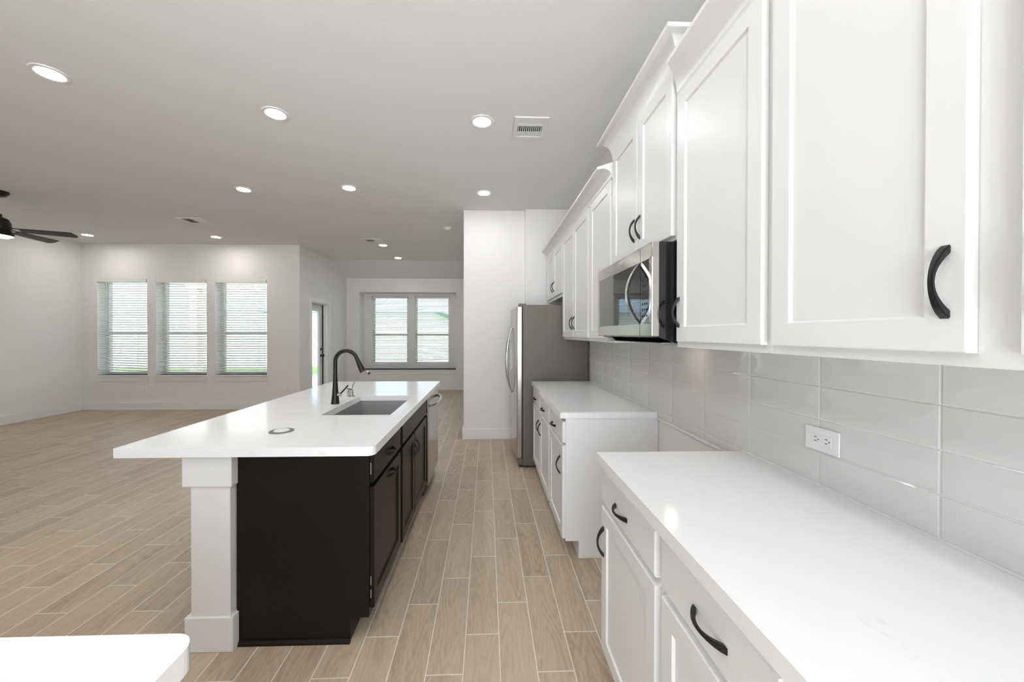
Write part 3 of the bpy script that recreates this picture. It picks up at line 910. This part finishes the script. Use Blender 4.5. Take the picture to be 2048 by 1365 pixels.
for zz in (.76, .255, .195):
    MB().box(-.5345, -.5305, 1.7075, 1.7155, zz, zz + (.055 if zz > .5 else .04)).build('hinge', M_['steel2'], ic)
MB().prism([(1.704, 0), (1.704, .020), (1.698, .018), (1.690, .008), (1.689, 0)], 'x', -1.118, -.622).build('shoe_molding', M_['dark'], ic)
ic = island_cabinet('black sink cabinet in the middle of the island, two doors under a false front', 2.2455, 3.172, sink=True)
drawer_front(IDX, 1, 2.282, 3.150, .722, .853).build('false_front', M_['dark'], ic)
dd = shaker(IDX, 1, 2.282, 2.655, .125, .700).build('door', M_['dark'], ic); handle(dd, IDX - .0005, 2.618, .585, 1, False, True)
dd = shaker(IDX, 1, 2.668, 3.150, .125, .700).build('door', M_['dark'], ic); handle(dd, IDX - .0005, 2.705, .585, 1, False, True)
ep = MB().prism([(IFX, .108), (IFX - .086, .108), (IFX - .086, 0), (IBK, 0), (IBK, IB), (IFX, IB)], 'y', 3.800, 3.822).box(IBK, IBK + .018, 3.174, 3.799, 0, IB)
tag(ep.build('island_end_panel', M_['dark']), 'black panel closing the island beyond the dishwasher', 'panel')

def dishwasher():
    t = thing('dishwasher', 'stainless dishwasher at the end of the black island', 'dishwasher', (-.8, 3.486, 0))
    y0, y1 = 3.178, 3.796
    MB().box(-1.10, -.545, y0 + .005, y1 - .005, .02, .868).build('tub', M_['slot'], t)
    MB().box(-.62, -.60, y0 + .006, y1 - .006, .0, .10).build('toe_plate', M_['slot'], t)
    d = MB().box(-.5445, -.506, y0 + .006, y1 - .006, .100, .862).build('door', M_['steel'], t, bevel=.005, seg=3)
    MB().box(-.548, -.5448, y0 + .004, y1 - .004, .10, .864).build('gasket', M_['slot'], t)
    pts = []
    for k in range(21):
        u = -1 + 2 * k / 20
        pts.append((-.506 + .052 * (1 - abs(u) ** 3.5), (y0 + y1) / 2 + .285 * u, .785))
    MB().tube(pts, .013, 14).build('handle', M_['steel2'], d)
    MB().box(-.506, -.5055, y0 + .45, y0 + .47, .16, .18).build('badge', M_['grey'], d)
dishwasher()

def post():
    t = thing('island_post', 'square white post with stepped cap and base under the island counter', 'post', (-1.22, 1.76, 0))
    MB().box(-1.334, -1.1315, 1.660, 1.865, .730, IB).build('cap', M_['trim'], t, bevel=.003)
    MB().box(-1.306, -1.136, 1.672, 1.850, .155, .730).build('shaft', M_['trim'], t, bevel=.003)
    MB().box(-1.328, -1.1315, 1.662, 1.865, 0, .155).build('base', M_['trim'], t, bevel=.004)
    # the side blocks wrap past the cabinet corner
    MB().box(-1.1315, -1.122, 1.660, 1.7035, .730, IB).build('cap_return', M_['trim'], t, bevel=.002)
    MB().box(-1.1315, -1.119, 1.662, 1.7035, .0, .155).build('base_return', M_['trim'], t, bevel=.002)
post()

def sink():
    t = thing('sink', 'stainless single-bowl sink set under the white island counter', 'sink', (-.796, 2.608, .66))
    x0, x1, y0, y1, zt, zb, w = SX0 - .004, SX1 + .004, SY0 - .004, SY1 + .004, CT - .0405, .665, .004
    mb = MB()
    mb.box(x0 - w, x0, y0 - w, y1 + w, zb, zt).box(x1, x1 + w, y0 - w, y1 + w, zb, zt)
    mb.box(x0, x1, y0 - w, y0, zb, zt).box(x0, x1, y1, y1 + w, zb, zt).box(x0 - w, x1 + w, y0 - w, y1 + w, zb - w, zb)
    mb.build('bowl', M_['sink'], t)
    MB().lathe((-.796, 2.608, zb), [(0, .001), (.03, .001), (.036, .004), (.045, .003), (.045, 0)], 'z', 24).build('drain', M_['steel2'], t)
sink()

def faucet():
    bx, by = -1.0635, 2.626
    t = thing('faucet', 'tall dark gooseneck pull-down faucet behind the island sink', 'faucet', (bx, by, CT))
    prof = [(0, 0), (.0285, 0), (.0285, .004), (.026, .02), (.0205, .075), (.0165, .13), (.0142, .19), (.0140, .215), (0, .215)]
    MB().lathe((bx, by, CT), prof, 'z', 28).build('base', M_['gun'], t)
    pts = [(bx, by, CT + .205), (bx, by, CT + .28)]
    r = .078
    for k in range(1, 17):
        a = R(180 - 160 * k / 16)
        pts.append((bx + r + r * math.cos(a), by - .010 * k / 16, CT + .292 + r * math.sin(a)))
    e = Vector(pts[-1]); d = (Vector(pts[-1]) - Vector(pts[-2])).normalized()
    MB().tube(pts, .0135, 20).build('neck', M_['gun'], t)
    hp = [e + d * q for q in (-.002, .03, .075, .105)]
    MB().tube(hp, [.0140, .0155, .0200, .0205], 20).build('spray_head', M_['gun'], t)
    lv = MB().tube([(bx + .018, by, CT + .064), (bx + .040, by, CT + .066)], .0135, 16)
    hub = lv.build('lever_hub', M_['nickel'], t)
    MB().tube([(bx + .036, by, CT + .070), (bx + .060, by, CT + .096), (bx + .088, by, CT + .128)], [.0055, .0055, .005], 10).build('lever', M_['black'], t)
faucet()

def water_tap():
    bx, by = -1.058, 2.925
    t = thing('water_filter_tap', 'slim grey filtered water tap with black tip beside the dark faucet', 'faucet', (bx, by, CT))
    MB().lathe((bx, by, CT), [(0, 0), (.026, 0), (.026, .004), (.012, .008), (.011, .05), (0, .05)], 'z', 20).lathe((bx - .024, by - .01, CT), [(0, .004), (.010, .004), (.010, .052), (0, .054)], 'z', 16).build('base', M_['nickel'], t)
    MB().tube([(bx, by, CT + .045), (bx + .004, by, CT + .07), (bx + .012, by, CT + .095), (bx + .045, by, CT + .148), (bx + .066, by, CT + .178), (bx + .088, by, CT + .196), (bx + .104, by, CT + .202), (bx + .118, by, CT + .197), (bx + .130, by, CT + .183)], .0042, 10).build('spout', M_['nickel'], t)
    MB().tube([(bx + .127, by, CT + .187), (bx + .138, by, CT + .174)], .0085, 12).build('tip', M_['black'], t)
    MB().tube([(bx + .002, by, CT + .052), (bx - .016, by - .004, CT + .058), (bx - .034, by - .008, CT + .063)], .0042, 8).build('lever', M_['black'], t)
water_tap()

pr_ = thing('pop_up_outlet', 'round white pop-up outlet with grey ring on the island counter', 'outlet', (-1.031, 1.891, CT))
MB().lathe((-1.031, 1.891, CT), [(.036, .0002), (.036, .004), (.055, .003), (.057, .0002)], 'z', 40).build('ring', M_['grey'], pr_)
MB().lathe((-1.031, 1.891, CT), [(0, .0002), (.0358, .0002), (.0358, .0045), (.034, .006), (0, .006)], 'z', 40).build('cap', M_['plate'], pr_)

# second counter, only its corner is in view
o = slab('peninsula_countertop', rrect(-2.3, -.466, -.70, .618, (.006, .006, .036, .006)), CT - .04, CT, M_['quartz'], bevel=.004)
tag(o, 'rounded white quartz counter corner jutting in below the island post', 'countertop')
pb = thing('peninsula_cabinet', 'white cabinet under the rounded counter corner, hidden below it', 'cabinet', (-1.4, -.05, 0))
MB().box(-2.25, -.53, -.65, .55, .1, CT - .042).box(-2.18, -.60, -.58, .48, 0, .1).build('body', M_['cab'], pb)

# ------------------------------------------------------------------ ceiling fixtures
CANS = [((-1.587, 2.838), 'recessed round can light straight above the island counter'),
        ((-2.767, 2.447), 'recessed round can light seen largest, above the open living floor'),
        ((-.048, 2.890), 'recessed round can light beside the square kitchen ceiling vent'),
        ((-2.785, 4.337), 'recessed round can light at the fan end of the row of three'),
        ((-1.566, 4.252), 'recessed round can light in the middle of the row of three'),
        ((-.048, 4.348), 'recessed round can light of the row of three, in front of the pantry wall'),
        ((-6.674, 6.422), 'recessed round can light beside the ceiling fan blade tip'),
        ((-4.619, 6.475), 'recessed round can light above the third living room window'),
        ((-1.945, 6.965), 'recessed round can light touching the small dining ceiling vent'),
        ((-1.946, 8.118), 'recessed round can light closest to the dining windows'),
        ((-1.587, 1.43), None), ((-.048, 1.43), None), ((-.048, -.03), None), ((-1.587, -.03), None)]  # last four are unseen lamps, added to raise the kitchen's brightness
ring_me = lens_me = None
for (x, y), lab in CANS:
    t = thing('can_light', lab or 'recessed round can light added out of view to brighten the kitchen', 'ceiling light', (x, y, H), 'recessed can lights in the ceiling')
    if ring_me is None:
        a = MB().lathe((x, y, H), [(.066, -.0002), (.092, -.0002), (.090, -.006), (.074, -.009), (.066, -.006)], 'z', 40).build('trim_ring', M_['plate'], t)
        b = MB().lathe((x, y, H), [(0, -.0052), (.0655, -.0052), (.0655, -.0004), (0, -.0004)], 'z', 40).build('lens', M_['lens'], t)
        ring_me, lens_me = a, b
    else:
        for src in (ring_me, lens_me):
            c_ = src.copy(); COL.objects.link(c_); c_.parent = t
            if src is lens_me and x < -2.5:        # living room lamps, made stronger than the rest to lift its walls
                c_.data = src.data.copy(); c_.data.materials[0] = M_['lens2']

def vent(label, x0, x1, y0, y1, kind):
    t = thing('ceiling_vent', label, 'vent', ((x0 + x1) / 2, (y0 + y1) / 2, H - .012), 'white vents in the ceiling')
    z0, z1 = H - .010, H - .0005
    w = .035
    f = MB().box(x0, x1, y0, y0 + w, z0, z1).box(x0, x1, y1 - w, y1, z0, z1).box(x0, x0 + w, y0 + w, y1 - w, z0, z1).box(x1 - w, x1, y0 + w, y1 - w, z0, z1)
    f.build('frame', M_['plate'], t, bevel=.002)
    MB().box(x0 + w, x1 - w, y0 + w, y1 - w, z1 - .002, z1).build('duct_shade_plate', M_['darkhole'], t)  # flat plate painted dark for the unlit duct behind the louvers
    lv = MB()
    if kind == 'x':      # three banks along y as seen from the kitchen: solid, blades along y, solid
        ym0, ym1 = y0 + w + (y1 - y0 - 2 * w) * .36, y0 + w + (y1 - y0 - 2 * w) * .74
        n = 12
        for k in range(n):
            xx = x0 + w + (x1 - x0 - 2 * w) * (k + .5) / n
            lv.box(xx - .003, xx + .003, ym0, ym1, z0 + .001, z1 - .002)
        lv.box(x0 + w, x1 - w, y0 + w, y0 + w + .03, z0 + .001, z1 - .002)
        for k in range(5):
            yy = ym1 + (y1 - w - ym1) * (k + .5) / 5
            lv.prism([(yy - .008, z0 + .002), (yy + .008, z0 + .006), (yy + .008, z0 + .008), (yy - .008, z0 + .004)], 'x', x0 + w, x1 - w)
        lv.box(x0 + w, x1 - w, ym1 - .004, ym1 + .004, z0 + .001, z1 - .002)
        for k in range(5):
            yy = y0 + w + .03 + (ym0 - y0 - w - .03) * (k + .5) / 5
            lv.prism([(yy - .005, z0 + .006), (yy + .005, z0 + .003), (yy + .005, z0 + .0045), (yy - .005, z0 + .0075)], 'x', x0 + w, x1 - w)
    else:
        n = 12
        for k in range(n):
            xx = x0 + w + (x1 - x0 - 2 * w) * (k + .5) / n
            s_ = 1 if k < n / 2 else -1
            lv.prism([(xx - .007, z0 + .004 + s_ * .003), (xx + .007, z0 + .004 - s_ * .003), (xx + .007, z0 + .006 - s_ * .003), (xx - .007, z0 + .006 + s_ * .003)], 'y', y0 + w, y1 - w)
    lv.build('louvers', M_['plate'], t)
vent('square white ceiling vent with dark slots near the wall cabinets', .200, .462, 2.812, 3.118, 'x')
vent('white ceiling vent above the living room, between fan and third window', -4.42, -4.08, 5.40, 5.69, 'y')
vent('small white ceiling vent touching a can light over the dining area', -2.17, -1.845, 6.49, 6.73, 'y')
sd = thing('smoke_detector', 'small round white smoke detector on the ceiling beside the pantry wall', 'smoke detector', (-.629, 5.80, H))
MB().lathe((-.629, 5.80, H), [(0, -.0005), (.066, -.0005), (.066, -.012), (.056, -.016), (0, -.016)], 'z', 32).build('base', M_['plate'], sd)
MB().lathe((-.629, 5.80, H), [(0, -.0165), (.050, -.0165), (.047, -.036), (.035, -.042), (0, -.042)], 'z', 32).build('cover', M_['plate'], sd)

def fan():
    cx, cy = -5.665, 4.49
    t = thing('ceiling_fan', 'dark five-blade ceiling fan with round light in the living room', 'ceiling fan', (cx, cy, H))
    MB().lathe((cx, cy, H), [(0, -.0005), (.088, -.0005), (.086, -.016), (.060, -.055), (.022, -.068), (0, -.068)], 'z', 32).build('canopy', M_['gun'], t)
    MB().cyl((cx, cy, 2.74), .012, .25, seg=16).build('downrod', M_['gun'], t)
    MB().lathe((cx, cy, 2.53), [(0, .255), (.028, .255), (.030, .225), (.045, .220), (.078, .200), (.098, .150), (.102, .100), (.095, .075), (.112, .045), (.118, .012), (.114, .004), (0, .004)], 'z', 40).build('motor_housing', M_['gun'], t)
    MB().lathe((cx, cy, 2.53), [(0, -.016), (.08, -.012), (.108, .0), (.110, .0035), (0, .0035)], 'z', 40).build('light_lens', M_['fanlens'], t)
    for k in range(5):
        a = R(25 + 72 * k)
        ca, sa = math.cos(a), math.sin(a)
        def T(r_, w_, z_):
            return (cx + r_ * ca - w_ * sa, cy + r_ * sa + w_ * ca, z_)
        pit = R(13)
        out = [(.17, -.048), (.59, -.068), (.625, -.062), (.65, .028), (.62, .068), (.17, .048)]
        vs = []
        for dz in (.004, -.004):
            for r_, w_ in out: vs.append(T(r_, w_ * math.cos(pit), 2.612 - w_ * math.sin(pit) + dz))
        n = len(out)
        fs = [tuple(range(n)), tuple(range(2 * n - 1, n - 1, -1))] + [(i, (i + 1) % n, (i + 1) % n + n, i + n) for i in range(n)]
        b = MB().raw(vs, fs).build('blade', M_['gun'], t, bevel=.002)
        br = MB().raw([T(.09, -.03, 2.622), T(.25, -.022, 2.620), T(.25, .022, 2.628), T(.09, .03, 2.626), T(.09, -.03, 2.632), T(.25, -.022, 2.628), T(.25, .022, 2.636), T(.09, .03, 2.636)],
                      [(0, 1, 2, 3), (7, 6, 5, 4), (0, 4, 5, 1), (1, 5, 6, 2), (2, 6, 7, 3), (3, 7, 4, 0)])
        br.build('blade_iron', M_['gun'], b)
fan()

for o in list(bpy.data.objects):
    if '_loc' in o: del o['_loc']
